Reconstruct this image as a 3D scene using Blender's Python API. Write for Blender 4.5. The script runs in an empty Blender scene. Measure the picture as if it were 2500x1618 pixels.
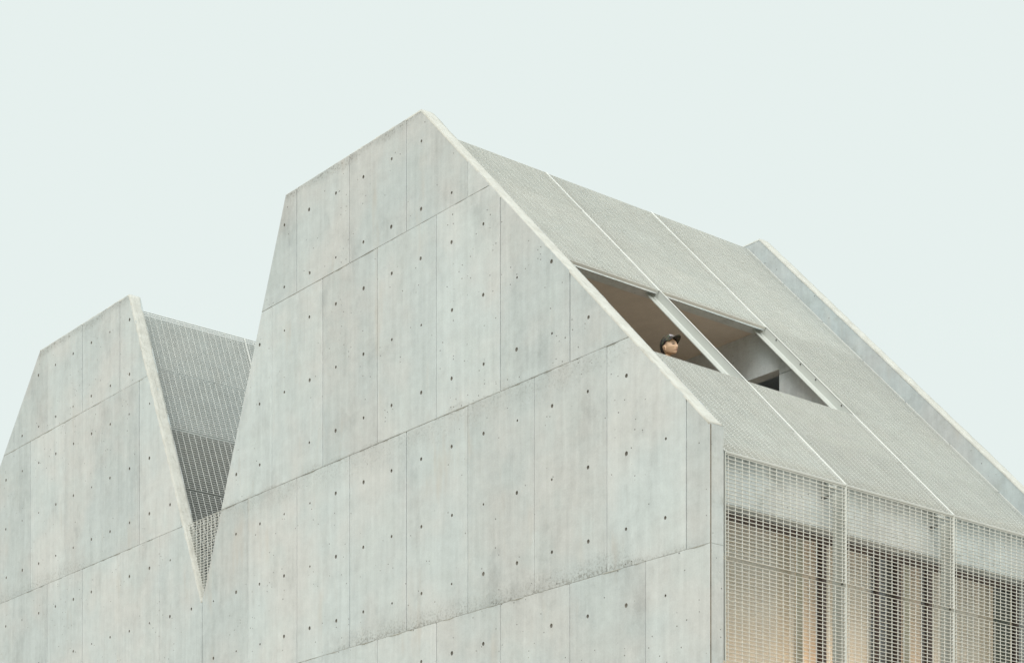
import bpy, bmesh, math, random
from mathutils import Vector, Matrix, noise
from mathutils.geometry import tessellate_polygon

random.seed(7)
scene = bpy.context.scene
col = scene.collection
R = math.radians
EYE = 1.65                      # height of the eye above the ground

# ------------------------------------------------------------------ camera
ALPHA = 50.787
cam_d = bpy.data.cameras.new('camera')
cam_d.sensor_width = 36.0
cam_d.lens = 69.27
cam_d.shift_y = 0.7196
cam_d.clip_start = 0.1
cam_d.clip_end = 3000
cam = bpy.data.objects.new('camera', cam_d)
cam.location = (14.005, -13.982, EYE)
cam.rotation_euler = (R(90), 0, R(ALPHA))
col.objects.link(cam)
scene.camera = cam

# ------------------------------------------------------------------ sky, sun, exposure
SUN_EL, SUN_AZ = 52.0, -47.0     # azimuth measured from +X towards +Y
world = bpy.data.worlds.new('World')
scene.world = world
world.use_nodes = True
wn, wl = world.node_tree.nodes, world.node_tree.links
wn.clear()
w_out = wn.new('ShaderNodeOutputWorld')
bg_cloud = wn.new('ShaderNodeBackground')
bg_cloud.inputs['Color'].default_value = (0.800, 0.880, 0.858, 1)
bg_cloud.inputs['Strength'].default_value = 0.575
bg_sky = wn.new('ShaderNodeBackground')
sky = wn.new('ShaderNodeTexSky')
sky.sky_type = 'NISHITA'
sky.sun_disc = False
sky.sun_elevation = R(SUN_EL)
sky.sun_rotation = R(90 - SUN_AZ)
sky.dust_density = 4.0
bg_sky.inputs['Strength'].default_value = 0.05
wmix = wn.new('ShaderNodeMixShader')          # a thick even cloud sheet over the clear sky
wmix.inputs[0].default_value = 0.97
wl.new(sky.outputs[0], bg_sky.inputs['Color'])
wl.new(bg_sky.outputs[0], wmix.inputs[1])
wl.new(bg_cloud.outputs[0], wmix.inputs[2])
wl.new(wmix.outputs[0], w_out.inputs['Surface'])

sun_d = bpy.data.lights.new('sun', 'SUN')
sun_d.energy = 1.4
sun_d.angle = R(40)
sun_d.color = (1.0, 0.97, 0.92)
sun = bpy.data.objects.new('sun', sun_d)
sdir = Vector((math.cos(R(SUN_EL)) * math.cos(R(SUN_AZ)), math.cos(R(SUN_EL)) * math.sin(R(SUN_AZ)), math.sin(R(SUN_EL))))
sun.rotation_euler = sdir.to_track_quat('Z', 'Y').to_euler()
sun.location = (10, -10, 30)
col.objects.link(sun)

vs = scene.view_settings
vs.view_transform = 'Standard'
vs.look = 'None'
vs.exposure = 0.82
vs.gamma = 1.0
vs.use_curve_mapping = False
scene.cycles.max_bounces = 6
scene.cycles.diffuse_bounces = 3
scene.cycles.glossy_bounces = 2
scene.cycles.caustics_reflective = False
scene.cycles.caustics_refractive = False
scene.cycles.use_adaptive_sampling = True
scene.cycles.adaptive_threshold = 0.02
scene.cycles.transparent_max_bounces = 8

# ------------------------------------------------------------------ helpers
def W(u, v, z):
    """building frame (u along the gable wall to the left, v into depth, z above the eye) to world"""
    return Vector((-u, v, z + EYE))

def tag(o, label=None, cat=None, group=None, kind=None):
    if label: o['label'] = label
    if cat: o['category'] = cat
    if group: o['group'] = group
    if kind: o['kind'] = kind
    return o

def obj(name, me, mat=None, parent=None, mw=None, kind=None):
    o = bpy.data.objects.new(name, me)
    if mat is not None and len(me.materials) == 0:
        me.materials.append(mat)
    col.objects.link(o)
    if mw is not None:
        o.matrix_world = mw
    if parent is not None:
        o.parent = parent
    if kind: o['kind'] = kind
    return o

def empty(name, loc=(0, 0, 0)):
    o = bpy.data.objects.new(name, None)
    o.location = loc
    o.empty_display_size = 0.3
    col.objects.link(o)
    return o

class MB:
    def __init__(s): s.v, s.f = [], []
    def box(s, a, b):
        (x0, y0, z0), (x1, y1, z1) = a, b
        n = len(s.v)
        s.v += [(x0,y0,z0),(x1,y0,z0),(x1,y1,z0),(x0,y1,z0),(x0,y0,z1),(x1,y0,z1),(x1,y1,z1),(x0,y1,z1)]
        s.f += [tuple(n+i for i in q) for q in ((0,3,2,1),(4,5,6,7),(0,1,5,4),(1,2,6,5),(2,3,7,6),(3,0,4,7))]
        return s
    def mesh(s, name, smooth=False):
        me = bpy.data.meshes.new(name)
        me.from_pydata([tuple(p) for p in s.v], [], s.f)
        fix(me)
        if smooth:
            for p in me.polygons: p.use_smooth = True
        return me

def fix(me):
    bm = bmesh.new(); bm.from_mesh(me)
    bmesh.ops.recalc_face_normals(bm, faces=bm.faces)
    bm.to_mesh(me); bm.free(); me.update()

def prism_uz(name, pts, v0, v1, bevel=0.0):
    """closed prism: polygon in (u,z) extruded from v0 to v1"""
    n = len(pts)
    vs_ = [W(u, v0, z) for u, z in pts] + [W(u, v1, z) for u, z in pts]
    fs = [tuple(range(n)), tuple(range(2*n-1, n-1, -1))]
    fs += [(i, (i+1) % n, n+(i+1) % n, n+i) for i in range(n)]
    me = bpy.data.meshes.new(name)
    me.from_pydata([tuple(p) for p in vs_], [], fs)
    bm = bmesh.new(); bm.from_mesh(me)
    bmesh.ops.recalc_face_normals(bm, faces=bm.faces)
    if bevel:
        bmesh.ops.bevel(bm, geom=bm.edges[:], offset=bevel, segments=1, affect='EDGES', clamp_overlap=True)
    bmesh.ops.triangulate(bm, faces=[f for f in bm.faces if len(f.verts) > 4])
    bm.to_mesh(me); bm.free()
    return me

def box_uvz(name, a, b, bevel=0.0):
    return prism_uz(name, [(a[0], a[2]), (b[0], a[2]), (b[0], b[2]), (a[0], b[2])], a[1], b[1], bevel)

def clip(poly, nx, nz, c):
    """keep the part of a convex polygon where nx*u + nz*z <= c"""
    out = []
    for i in range(len(poly)):
        p, q = poly[i], poly[(i+1) % len(poly)]
        dp, dq = nx*p[0]+nz*p[1]-c, nx*q[0]+nz*q[1]-c
        if dp <= 0: out.append(p)
        if (dp < 0 < dq) or (dq < 0 < dp):
            t = dp/(dp-dq); out.append((p[0]+(q[0]-p[0])*t, p[1]+(q[1]-p[1])*t))
    return out

def area(poly):
    return 0.5*sum(poly[i][0]*poly[(i+1)%len(poly)][1]-poly[(i+1)%len(poly)][0]*poly[i][1] for i in range(len(poly)))

def clip_poly(poly, conv):
    """clip convex poly by convex polygon conv (any winding)"""
    if area(conv) < 0: conv = conv[::-1]
    for i in range(len(conv)):
        a, b = conv[i], conv[(i+1) % len(conv)]
        nx, nz = (b[1]-a[1]), -(b[0]-a[0])
        poly = clip(poly, nx, nz, nx*a[0]+nz*a[1])
        if len(poly) < 3: return []
    return poly

def inset(poly, d):
    if area(poly) < 0: poly = poly[::-1]
    res = poly
    for i in range(len(poly)):
        a, b = poly[i], poly[(i+1) % len(poly)]
        nx, nz = (b[1]-a[1]), -(b[0]-a[0]); L = math.hypot(nx, nz)
        if L < 1e-9: continue
        nx, nz = nx/L, nz/L
        res = clip(res, nx, nz, nx*a[0]+nz*a[1]-d)
        if len(res) < 3: return []
    # drop doubled points
    o = []
    for p in res:
        if not o or math.hypot(p[0]-o[-1][0], p[1]-o[-1][1]) > 1e-5: o.append(p)
    if len(o) > 1 and math.hypot(o[0][0]-o[-1][0], o[0][1]-o[-1][1]) < 1e-5: o.pop()
    return o if len(o) > 2 else []

# ------------------------------------------------------------------ materials
class NT:
    def __init__(s, name):
        s.m = bpy.data.materials.new(name); s.m.use_nodes = True
        s.t = s.m.node_tree; s.n = s.t.nodes; s.l = s.t.links
        s.b = s.n['Principled BSDF']
        s.out = s.n['Material Output']
    def new(s, k, **kw):
        x = s.n.new(k)
        for a, b in kw.items(): setattr(x, a, b)
        return x
    def set(s, sock, val):
        if hasattr(val, 'is_output') or isinstance(val, bpy.types.NodeSocket): s.l.new(val, sock)
        else: sock.default_value = val
    def math(s, op, a, b=0.0, c=None, clamp=False):
        x = s.new('ShaderNodeMath', operation=op, use_clamp=clamp)
        s.set(x.inputs[0], a); s.set(x.inputs[1], b)
        if c is not None: s.set(x.inputs[2], c)
        return x.outputs[0]
    def coord(s, scale=(1, 1, 1), loc=(0, 0, 0)):
        if not hasattr(s, '_tc'): s._tc = s.new('ShaderNodeTexCoord')
        mp = s.new('ShaderNodeMapping')
        s.l.new(s._tc.outputs['Object'], mp.inputs['Vector'])
        mp.inputs['Scale'].default_value = scale; mp.inputs['Location'].default_value = loc
        return mp.outputs[0]
    def noise(s, vec, scale, detail=4.0, rough=0.55, out=0):
        x = s.new('ShaderNodeTexNoise')
        s.l.new(vec, x.inputs['Vector']); x.inputs['Scale'].default_value = scale
        x.inputs['Detail'].default_value = detail; x.inputs['Roughness'].default_value = rough
        return x.outputs[out]
    def ramp(s, fac, lo, hi, a=0.0, b=1.0):
        x = s.new('ShaderNodeMapRange', interpolation_type='SMOOTHSTEP')
        s.l.new(fac, x.inputs['Value'])
        x.inputs['From Min'].default_value = lo; x.inputs['From Max'].default_value = hi
        x.inputs['To Min'].default_value = a; x.inputs['To Max'].default_value = b
        return x.outputs[0]
    def mix(s, fac, a, b, mode='MIX'):
        x = s.new('ShaderNodeMix', data_type='RGBA', blend_type=mode)
        s.set(x.inputs['Factor'], fac)
        s.set(x.inputs[6], a if not isinstance(a, tuple) else (*a, 1))
        s.set(x.inputs[7], b if not isinstance(b, tuple) else (*b, 1))
        return x.outputs[2]
    def bump(s, h, strength, dist):
        x = s.new('ShaderNodeBump'); s.l.new(h, x.inputs['Height'])
        x.inputs['Strength'].default_value = strength; x.inputs['Distance'].default_value = dist
        return x.outputs[0]

def make_concrete(name, board=True, gain=1.0):
    """fair-faced concrete: blotches, streaks, grain, air holes, stains along the pour joints"""
    k = NT(name)
    P = k.coord()
    big = k.noise(k.coord(), 0.55, 3, 0.6)
    big2 = k.noise(k.coord(loc=(13, 4, 7)), 1.6, 3, 0.6)
    streak = k.noise(k.coord((4.5, 4.5, 0.5)), 1.0, 3, 0.6)
    streak2 = k.noise(k.coord((16, 16, 0.9), (3, 0, 9)), 1.0, 2, 0.6)
    smear = k.noise(k.coord((1.2, 1.2, 3.5), (1, 2, 3)), 1.6, 3, 0.65)
    grain = k.noise(P, 55, 1, 0.6)
    mid = k.noise(P, 9, 4, 0.7)
    info = k.new('ShaderNodeObjectInfo')
    rnd = info.outputs['Random']
    c = k.mix(k.ramp(big, 0.38, 0.62), (0.496, 0.549, 0.560), (0.528, 0.547, 0.545))
    c = k.mix(k.ramp(big2, 0.45, 0.72, 0, 0.55), c, (0.502, 0.556, 0.560))
    # value variation
    val = k.math('ADD', 0.908, k.math('MULTIPLY', k.math('SUBTRACT', streak, 0.5), 0.24))
    val = k.math('ADD', val, k.math('MULTIPLY', k.math('SUBTRACT', streak2, 0.5), 0.20))
    val = k.math('ADD', val, k.math('MULTIPLY', k.math('SUBTRACT', smear, 0.5), 0.17))
    val = k.math('ADD', val, k.math('MULTIPLY', k.math('SUBTRACT', mid, 0.5), 0.26))
    val = k.math('ADD', val, k.math('MULTIPLY', k.math('SUBTRACT', grain, 0.5), 0.16))
    val = k.math('ADD', val, k.math('MULTIPLY', rnd, 0.12 if board else 0.03))
    cloud = k.noise(k.coord((1.5, 1.5, 0.9), (21, 4, 2)), 1.0, 5, 0.68)
    val = k.math('SUBTRACT', val, k.ramp(cloud, 0.50, 0.72, 0.0, 0.14))
    val = k.math('ADD', val, k.ramp(cloud, 0.30, 0.46, 0.05, 0.0))
    sc = k.new('ShaderNodeVectorMath', operation='SCALE')
    if gain != 1.0: val = k.math('MULTIPLY', val, gain)
    k.l.new(c, sc.inputs[0]); k.l.new(val, sc.inputs['Scale'])
    c = sc.outputs[0]
    # rusty brown bleeding in a few places
    rust = k.math('MULTIPLY', k.ramp(k.noise(k.coord((2.2, 2.2, 0.5), (5, 5, 1)), 1.0, 3, 0.6), 0.58, 0.74), 0.42)
    c = k.mix(rust, c, (0.47, 0.425, 0.37))
    # air holes
    hole = None
    for scale, thr, rad, loc in ((9.0, 0.22, 0.062, (0, 0, 0)), (19.0, 0.34, 0.105, (7, 3, 1))):
        vo = k.new('ShaderNodeTexVoronoi'); k.l.new(k.coord(loc=loc), vo.inputs['Vector']); vo.inputs['Scale'].default_value = scale
        sep = k.new('ShaderNodeSeparateColor'); k.l.new(vo.outputs['Color'], sep.inputs[0])
        clus = k.ramp(k.noise(k.coord(loc=loc), 1.1, 4, 0.6), 0.42, 0.66)
        on = k.math('LESS_THAN', sep.outputs[0], k.math('MULTIPLY', clus, thr))
        r = k.math('MULTIPLY', k.math('ADD', sep.outputs[1], 0.45), rad)
        h = k.math('MULTIPLY', on, k.ramp(k.math('SUBTRACT', vo.outputs['Distance'], r), -0.02, 0.02, 1, 0))
        hole = h if hole is None else k.math('MAXIMUM', hole, h)
    # stains along the horizontal joints (z above the ground)
    sepP = k.new('ShaderNodeSeparateXYZ'); k.l.new(P, sepP.inputs[0])
    X, Z = sepP.outputs[0], sepP.outputs[2]
    honey = k.noise(P, 30, 5, 0.75)
    wav = k.math('MULTIPLY', k.math('SUBTRACT', k.noise(k.coord((1, 1, 1), (2, 8, 3)), 2.3, 4, 0.6), 0.5), 0.34)
    dark = None
    if board:
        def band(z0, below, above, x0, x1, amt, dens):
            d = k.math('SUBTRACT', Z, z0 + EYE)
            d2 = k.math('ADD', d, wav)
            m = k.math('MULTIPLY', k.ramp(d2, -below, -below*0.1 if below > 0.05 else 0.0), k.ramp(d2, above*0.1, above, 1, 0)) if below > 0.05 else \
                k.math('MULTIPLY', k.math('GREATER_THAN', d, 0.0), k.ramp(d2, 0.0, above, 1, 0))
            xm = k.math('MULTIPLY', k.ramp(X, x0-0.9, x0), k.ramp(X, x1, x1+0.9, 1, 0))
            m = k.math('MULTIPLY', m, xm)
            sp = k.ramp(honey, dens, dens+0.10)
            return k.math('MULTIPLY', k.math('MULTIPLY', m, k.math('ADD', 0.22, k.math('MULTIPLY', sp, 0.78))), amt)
        b1 = band(5.255, 0.01, 0.30, -6.0, -1.6, 0.45, 0.50)
        b1b = band(5.255, 0.01, 0.10, -6.2, -0.8, 0.62, 0.47)
        b2 = band(7.653, 0.42, 0.03, -9.5, -1.0, 0.34, 0.52)
        b3 = band(7.653, 0.01, 0.30, -16.8, -13.6, 0.40, 0.50)
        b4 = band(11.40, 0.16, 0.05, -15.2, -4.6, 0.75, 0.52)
        dark = b1
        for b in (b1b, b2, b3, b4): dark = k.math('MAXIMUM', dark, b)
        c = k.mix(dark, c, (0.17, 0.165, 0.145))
    else:
        blot = k.math('MULTIPLY', k.ramp(k.noise(k.coord(loc=(3, 3, 3)), 3.2, 7, 0.72), 0.52, 0.70), 0.40)
        c = k.mix(blot, c, (0.30, 0.31, 0.28))
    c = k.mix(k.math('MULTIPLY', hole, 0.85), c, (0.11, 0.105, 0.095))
    k.l.new(c, k.b.inputs['Base Color'])
    k.b.inputs['Roughness'].default_value = 0.82
    k.b.inputs['Specular IOR Level'].default_value = 0.25
    hgt = k.math('SUBTRACT', k.math('MULTIPLY', mid, 0.35), k.math('MULTIPLY', hole, 1.2))
    hgt = k.math('ADD', hgt, k.math('MULTIPLY', grain, 0.12))
    if dark is not None: hgt = k.math('SUBTRACT', hgt, k.math('MULTIPLY', k.math('MULTIPLY', dark, honey), 1.5))
    k.l.new(k.bump(hgt, 0.35, 0.012), k.b.inputs['Normal'])
    return k.m

def make_rough_top(name):
    k = NT(name)
    P = k.coord()
    n1 = k.noise(P, 6, 8, 0.75); n2 = k.noise(k.coord((3, 22, 3)), 1.5, 5, 0.6); n3 = k.noise(P, 40, 4, 0.7)
    c = k.mix(k.ramp(n1, 0.35, 0.7), (0.60, 0.61, 0.575), (0.50, 0.50, 0.46))
    c = k.mix(k.math('MULTIPLY', k.ramp(n2, 0.54, 0.72), 0.45), c, (0.33, 0.33, 0.29))
    c = k.mix(k.math('MULTIPLY', k.ramp(n3, 0.60, 0.72), 0.5), c, (0.26, 0.26, 0.23))
    k.l.new(c, k.b.inputs['Base Color'])
    k.b.inputs['Roughness'].default_value = 0.9
    k.b.inputs['Specular IOR Level'].default_value = 0.2
    k.l.new(k.bump(k.math('ADD', n1, k.math('MULTIPLY', n3, 0.4)), 0.6, 0.02), k.b.inputs['Normal'])
    return k.m

def make_paint(name, rgb, var=0.10, rough=0.5, spec=0.4, streak=True):
    k = NT(name)
    n1 = k.noise(k.coord(), 2.2, 5, 0.65); n2 = k.noise(k.coord(), 38, 3, 0.6)
    n3 = k.noise(k.coord((9, 9, 0.8)), 1.0, 5, 0.6)
    info = k.new('ShaderNodeObjectInfo')
    v = k.math('ADD', 1.0-var*0.5, k.math('MULTIPLY', k.math('SUBTRACT', n1, 0.5), var*2))
    v = k.math('ADD', v, k.math('MULTIPLY', k.math('SUBTRACT', n2, 0.5), var))
    if streak: v = k.math('ADD', v, k.math('MULTIPLY', k.math('SUBTRACT', n3, 0.5), var))
    v = k.math('ADD', v, k.math('MULTIPLY', k.math('SUBTRACT', info.outputs['Random'], 0.5), var*0.7))
    sc = k.new('ShaderNodeVectorMath', operation='SCALE')
    sc.inputs[0].default_value = rgb; k.l.new(v, sc.inputs['Scale'])
    k.l.new(sc.outputs[0], k.b.inputs['Base Color'])
    k.b.inputs['Roughness'].default_value = rough
    k.b.inputs['Specular IOR Level'].default_value = spec
    return k.m

def make_cloth(name, rgb, transl=0.0):
    k = NT(name)
    n1 = k.noise(k.coord((1, 14, 0.4)), 1.0, 4, 0.6); n2 = k.noise(k.coord(), 160, 2, 0.5)
    v = k.math('ADD', 0.85, k.math('ADD', k.math('MULTIPLY', n1, 0.22), k.math('MULTIPLY', n2, 0.10)))
    sc = k.new('ShaderNodeVectorMath', operation='SCALE')
    sc.inputs[0].default_value = rgb; k.l.new(v, sc.inputs['Scale'])
    k.l.new(sc.outputs[0], k.b.inputs['Base Color'])
    k.b.inputs['Roughness'].default_value = 0.9
    k.b.inputs['Specular IOR Level'].default_value = 0.1
    if transl:
        tr = k.new('ShaderNodeBsdfTranslucent'); k.l.new(sc.outputs[0], tr.inputs['Color'])
        mx = k.new('ShaderNodeMixShader'); mx.inputs[0].default_value = transl
        k.l.new(k.b.outputs[0], mx.inputs[1]); k.l.new(tr.outputs[0], mx.inputs[2])
        k.l.new(mx.outputs[0], k.out.inputs['Surface'])
    return k.m

def make_glass(name):
    k = NT(name)
    tr = k.new('ShaderNodeBsdfTransparent'); tr.inputs['Color'].default_value = (0.90, 0.93, 0.92, 1)
    gl = k.new('ShaderNodeBsdfGlossy'); gl.inputs['Roughness'].default_value = 0.01
    lw = k.new('ShaderNodeLayerWeight'); lw.inputs['Blend'].default_value = 0.5
    f = k.math('ADD', 0.06, k.math('MULTIPLY', k.math('POWER', lw.outputs['Facing'], 3.0), 0.7), clamp=True)
    mx = k.new('ShaderNodeMixShader')
    k.l.new(f, mx.inputs[0]); k.l.new(tr.outputs[0], mx.inputs[1]); k.l.new(gl.outputs[0], mx.inputs[2])
    k.l.new(mx.outputs[0], k.out.inputs['Surface'])
    return k.m

M = {}
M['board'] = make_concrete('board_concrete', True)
M['plain'] = make_concrete('plain_concrete', False)
M['pale'] = make_concrete('lit_plain_concrete', False, 1.32)  # brighter copy of plain concrete, standing in for missing daylight in sheltered places
M['top'] = make_rough_top('rough_concrete')
M['grate'] = make_paint('galvanised_paint', (0.765, 0.782, 0.758), 0.12, 0.5, 0.35)
M['steel'] = make_paint('white_steel', (0.56, 0.585, 0.555), 0.06, 0.45, 0.4)
M['eave'] = make_paint('eave_paint', (0.50, 0.515, 0.49), 0.1, 0.5, 0.3)
M['white'] = make_paint('white_strip', (0.80, 0.81, 0.78), 0.05, 0.4, 0.4)
M['dark'] = make_paint('dark_aluminium', (0.095, 0.070, 0.063), 0.10, 0.45, 0.4)
M['greyframe'] = make_paint('grey_aluminium', (0.13, 0.12, 0.125), 0.10, 0.45, 0.4)
M['bolt'] = make_paint('bolt_steel', (0.10, 0.10, 0.09), 0.2, 0.5, 0.4)
M['grout'] = make_paint('grout', (0.43, 0.44, 0.415), 0.5, 0.9, 0.1)
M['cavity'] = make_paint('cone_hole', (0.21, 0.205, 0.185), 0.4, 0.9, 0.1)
M['glass'] = make_glass('window_glass')
M['cream'] = make_cloth('cream_cloth', (0.86, 0.80, 0.74), 0.5)
M['peach'] = make_cloth('warm_glow_cloth', (0.86, 0.74, 0.62), 0.5)  # the room's warm glow is put into the cloth colour
M['olive'] = make_cloth('olive_cloth', (0.17, 0.17, 0.14), 0.0)
M['tan'] = make_paint('tan_wood', (0.66, 0.52, 0.36), 0.2, 0.6, 0.3)
M['inner'] = make_paint('warm_plaster', (0.55, 0.50, 0.43), 0.12, 0.85, 0.1)
M['deck'] = make_paint('warm_bounce_timber', (0.62, 0.475, 0.355), 0.15, 0.6, 0.3)  # warm colour picked to bounce light up to the ceiling
M['soffit'] = make_paint('bounce_lit_soffit', (0.70, 0.645, 0.575), 0.14, 0.85, 0.1)  # paler and warmer than the concrete; bounce light put into the colour
M['ground'] = make_paint('sandy_paving', (0.65, 0.56, 0.45), 0.2, 0.9, 0.1)

# ------------------------------------------------------------------ ground
gm = bpy.data.meshes.new('ground')
gm.from_pydata([(-900, -900, 0), (900, -900, 0), (900, 900, 0), (-900, 900, 0)], [], [(0, 1, 2, 3)])
tag(obj('ground', gm, M['ground']), kind='structure')

# ------------------------------------------------------------------ the building
ZB = -EYE                       # ground level in building heights
Z_TOP, Z_EAVE = 11.405, 6.455
TH, V_FAR = 0.19, 5.786         # wall thickness, front of the far gable
U_N = 9.962                     # the notch between the two gables
MAIN = [(0, ZB), (0, Z_EAVE), (4.836, Z_TOP), (7.802, Z_TOP), (U_N, Z_EAVE), (U_N, ZB)]
LEFT = [(U_N, ZB), (U_N, Z_EAVE), (12.060, Z_TOP), (14.985, Z_TOP), (19.92, Z_EAVE), (19.92, ZB)]
PROFILE = MAIN[:-1] + LEFT[2:]

house = empty('concrete_house', (0, 0, 0))
tag(house, 'pale board-marked concrete house with two angular gables and metal grating roofs', 'building')

# front wall: core + cast panels with recessed joints + cone holes
core_profile = [(u, z) for u, z in PROFILE]
front_wall = obj('front_wall', prism_uz('front_wall', core_profile, 0.014, TH), M['plain'], house)

JZ = [ZB, 0.455, 2.855, 5.255, 7.653, 10.05, Z_TOP + 0.1]
TIE_U = [0.64 + 0.6*i for i in range(-1, 33)]
TIE_Z = [0.05, 0.85, 1.65, 2.45, 3.25, 4.05, 4.85, 5.65, 6.45, 7.25, 8.04, 8.84, 9.64, 10.215, 11.025]

def inside(poly, p, margin):
    if area(poly) < 0: poly = poly[::-1]
    for i in range(len(poly)):
        a, b = poly[i], poly[(i+1) % len(poly)]
        nx, nz = (b[1]-a[1]), -(b[0]-a[0]); L = math.hypot(nx, nz)
        if (nx*(p[0]-a[0])+nz*(p[1]-a[1]))/L > -margin: return False
    return True

NS = 10
def panel_mesh(poly, proud, gap):
    out = inset(poly, gap*0.5)
    if not out: return None, []
    fr = inset(out, 0.0035)
    if not fr: return None, []
    ties = []
    for tu in TIE_U:
        for tz in TIE_Z:
            jx, jz = tu + random.uniform(-.008, .008), tz + random.uniform(-.008, .008)
            if inside(fr, (jx, jz), 0.07) and random.random() > 0.03:
                ties.append((jx, jz, random.choice((0.014, 0.018, 0.020, 0.021, 0.023))*random.uniform(.95, 1.08)))
    loops = [[Vector((u, z, 0)) for u, z in fr]]
    for (jx, jz, r) in ties:
        loops.append([Vector((jx + r*math.cos(2*math.pi*q/NS), jz + r*1.08*math.sin(2*math.pi*q/NS), 0)) for q in range(NS)])
    flat = [p for L in loops for p in L]
    tris = tessellate_polygon(loops)
    y0 = -proud
    V = [W(p.x, y0, p.y) for p in flat]
    F = [tuple(t) for t in tris]
    n0, n = len(V), len(fr)
    # chamfer ring + back ring: nearest index match
    if len(out) == len(fr):
        ring1 = [W(u, y0 + 0.0025, z) for u, z in out]
        ring2 = [W(u, 0.013, z) for u, z in out]
        # align start
        best = min(range(len(out)), key=lambda s: sum(math.hypot(out[(i+s) % n][0]-fr[i][0], out[(i+s) % n][1]-fr[i][1]) for i in range(n)))
        ring1 = ring1[best:]+ring1[:best]; ring2 = ring2[best:]+ring2[:best]
        V += ring1 + ring2
        for i in range(n):
            j = (i+1) % n
            F.append((i, j, n0+j, n0+i)); F.append((n0+i, n0+j, n0+n+j, n0+n+i))
    me = bpy.data.meshes.new('concrete_panel')
    me.from_pydata([tuple(p) for p in V], [], F)
    # all front faces must look towards -Y
    bm = bmesh.new(); bm.from_mesh(me)
    bmesh.ops.remove_doubles(bm, verts=bm.verts, dist=1e-6)
    bm.normal_update()
    bmesh.ops.recalc_face_normals(bm, faces=bm.faces)
    big = max(bm.faces, key=lambda f: f.calc_area())
    if big.normal.y > 0: bmesh.ops.reverse_faces(bm, faces=bm.faces)
    bm.to_mesh(me); bm.free()
    return me, ties

def tie_mesh():
    """a conical cup, unit radius at the wall face"""
    V, F = [], []
    rings = [(1.0, 0.0), (0.86, 0.45), (0.60, 1.0), (0.0, 1.02)]
    for r, d in rings[:-1]:
        V += [(r*math.cos(2*math.pi*q/NS), d, r*1.08*math.sin(2*math.pi*q/NS)) for q in range(NS)]
    V.append((0, rings[-1][1], 0))
    for k_ in range(2):
        for q in range(NS):
            F.append((k_*NS+q, k_*NS+(q+1) % NS, (k_+1)*NS+(q+1) % NS, (k_+1)*NS+q))
    for q in range(NS): F.append((2*NS+q, 2*NS+(q+1) % NS, 3*NS))
    me = bpy.data.meshes.new('tie_hole'); me.from_pydata(V, [], F); me.update()
    bm = bmesh.new(); bm.from_mesh(me); bmesh.ops.recalc_face_normals(bm, faces=bm.faces)
    for f in bm.faces: f.smooth = True
    bm.to_mesh(me); bm.free()
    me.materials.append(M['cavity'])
    return me
TIE = tie_mesh()

def GAPS(bi, ci):
    return (0.001, 0.002, 0.003, 0.005)[(bi*7 + ci*5 + (ci*ci) % 3) % 4]
for bi in range(len(JZ)-1):
    z0, z1 = JZ[bi], JZ[bi+1]
    off = 0.34 if bi in (1, 3, 5) else 0.94
    us = [-0.01] + [off + 1.2*i for i in range(-1, 18) if 0.05 < off + 1.2*i < 19.9] + [19.95]
    for ci in range(len(us)-1):
        gl_, gr_2 = GAPS(bi, ci), GAPS(bi, ci+1)
        cell = [(us[ci]+gl_, z0), (us[ci+1]-gr_2, z0), (us[ci+1]-gr_2, z1), (us[ci]+gl_, z1)]
        for half in (MAIN, LEFT):
            poly = clip_poly(cell, half)
            if len(poly) < 3 or abs(area(poly)) < 0.004: continue
            if half is LEFT and min(p[0] for p in poly) > 17.8: continue
            proud = random.uniform(0.0, 0.0035)
            gap = 0.0042
            me, ties = panel_mesh(poly, proud, gap)
            if me is None: continue
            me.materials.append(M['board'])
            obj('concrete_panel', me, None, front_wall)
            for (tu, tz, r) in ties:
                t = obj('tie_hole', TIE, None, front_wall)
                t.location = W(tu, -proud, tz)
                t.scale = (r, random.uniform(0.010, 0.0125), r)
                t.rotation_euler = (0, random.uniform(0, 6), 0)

# ragged grout fins along the pour joints
def fin(z, u0, u1, amp, seed):
    V, F = [], []
    n = int((u1-u0)/0.035)
    for i in range(n+1):
        u = u0 + (u1-u0)*i/n
        a = noise.fractal(Vector((u*3.1, seed, 0)), 0.8, 2.0, 4)
        b = noise.noise(Vector((u*19, seed+5, 0)))
        on = max(0.0, a + 0.12)
        d = amp*(0.15 + 1.1*on)*(1+0.5*b)
        hgt = 0.0035 + 0.0095*on*(1+0.6*b)
        dz = 0.004*noise.noise(Vector((u*2.3, seed+9, 0)))
        y_ = 0.002 - 0.0055*min(1, on*3)
        V += [W(u, 0.006, z+dz-hgt), W(u, y_-d, z+dz-hgt*0.4), W(u, y_-d*0.7, z+dz+hgt*0.4), W(u, 0.006, z+dz+hgt)]
        if i:
            k_ = 4*(i-1)
            for j in range(3): F.append((k_+j, k_+j+1, k_+4+j+1, k_+4+j))
    me = bpy.data.meshes.new('joint_fin'); me.from_pydata([tuple(p) for p in V], [], F)
    fix(me)
    return obj('joint_fin', me, M['grout'], front_wall)

def slope_u(z, side):
    """u of the gable edges at height z"""
    t = (z - Z_EAVE)/(Z_TOP - Z_EAVE)
    return {'mr': 4.836*t, 'ml': U_N - (U_N-7.802)*t, 'lr': U_N + (12.06-U_N)*t, 'll': 19.92 - (19.92-14.985)*t}[side]

fin(10.05, slope_u(10.05, 'mr')+.06, slope_u(10.05, 'ml')-.03, 0.003, 1.0)
fin(10.05, slope_u(10.05, 'lr')+.03, slope_u(10.05, 'll')-.03, 0.003, 2.0)
fin(7.653, slope_u(7.653, 'mr')+.03, slope_u(7.653, 'ml')-.02, 0.006, 3.0)
fin(7.653, slope_u(7.653, 'lr')+.02, 17.6, 0.006, 4.0)
fin(5.255, 0.004, 12.5, 0.0065, 5.0)

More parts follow.
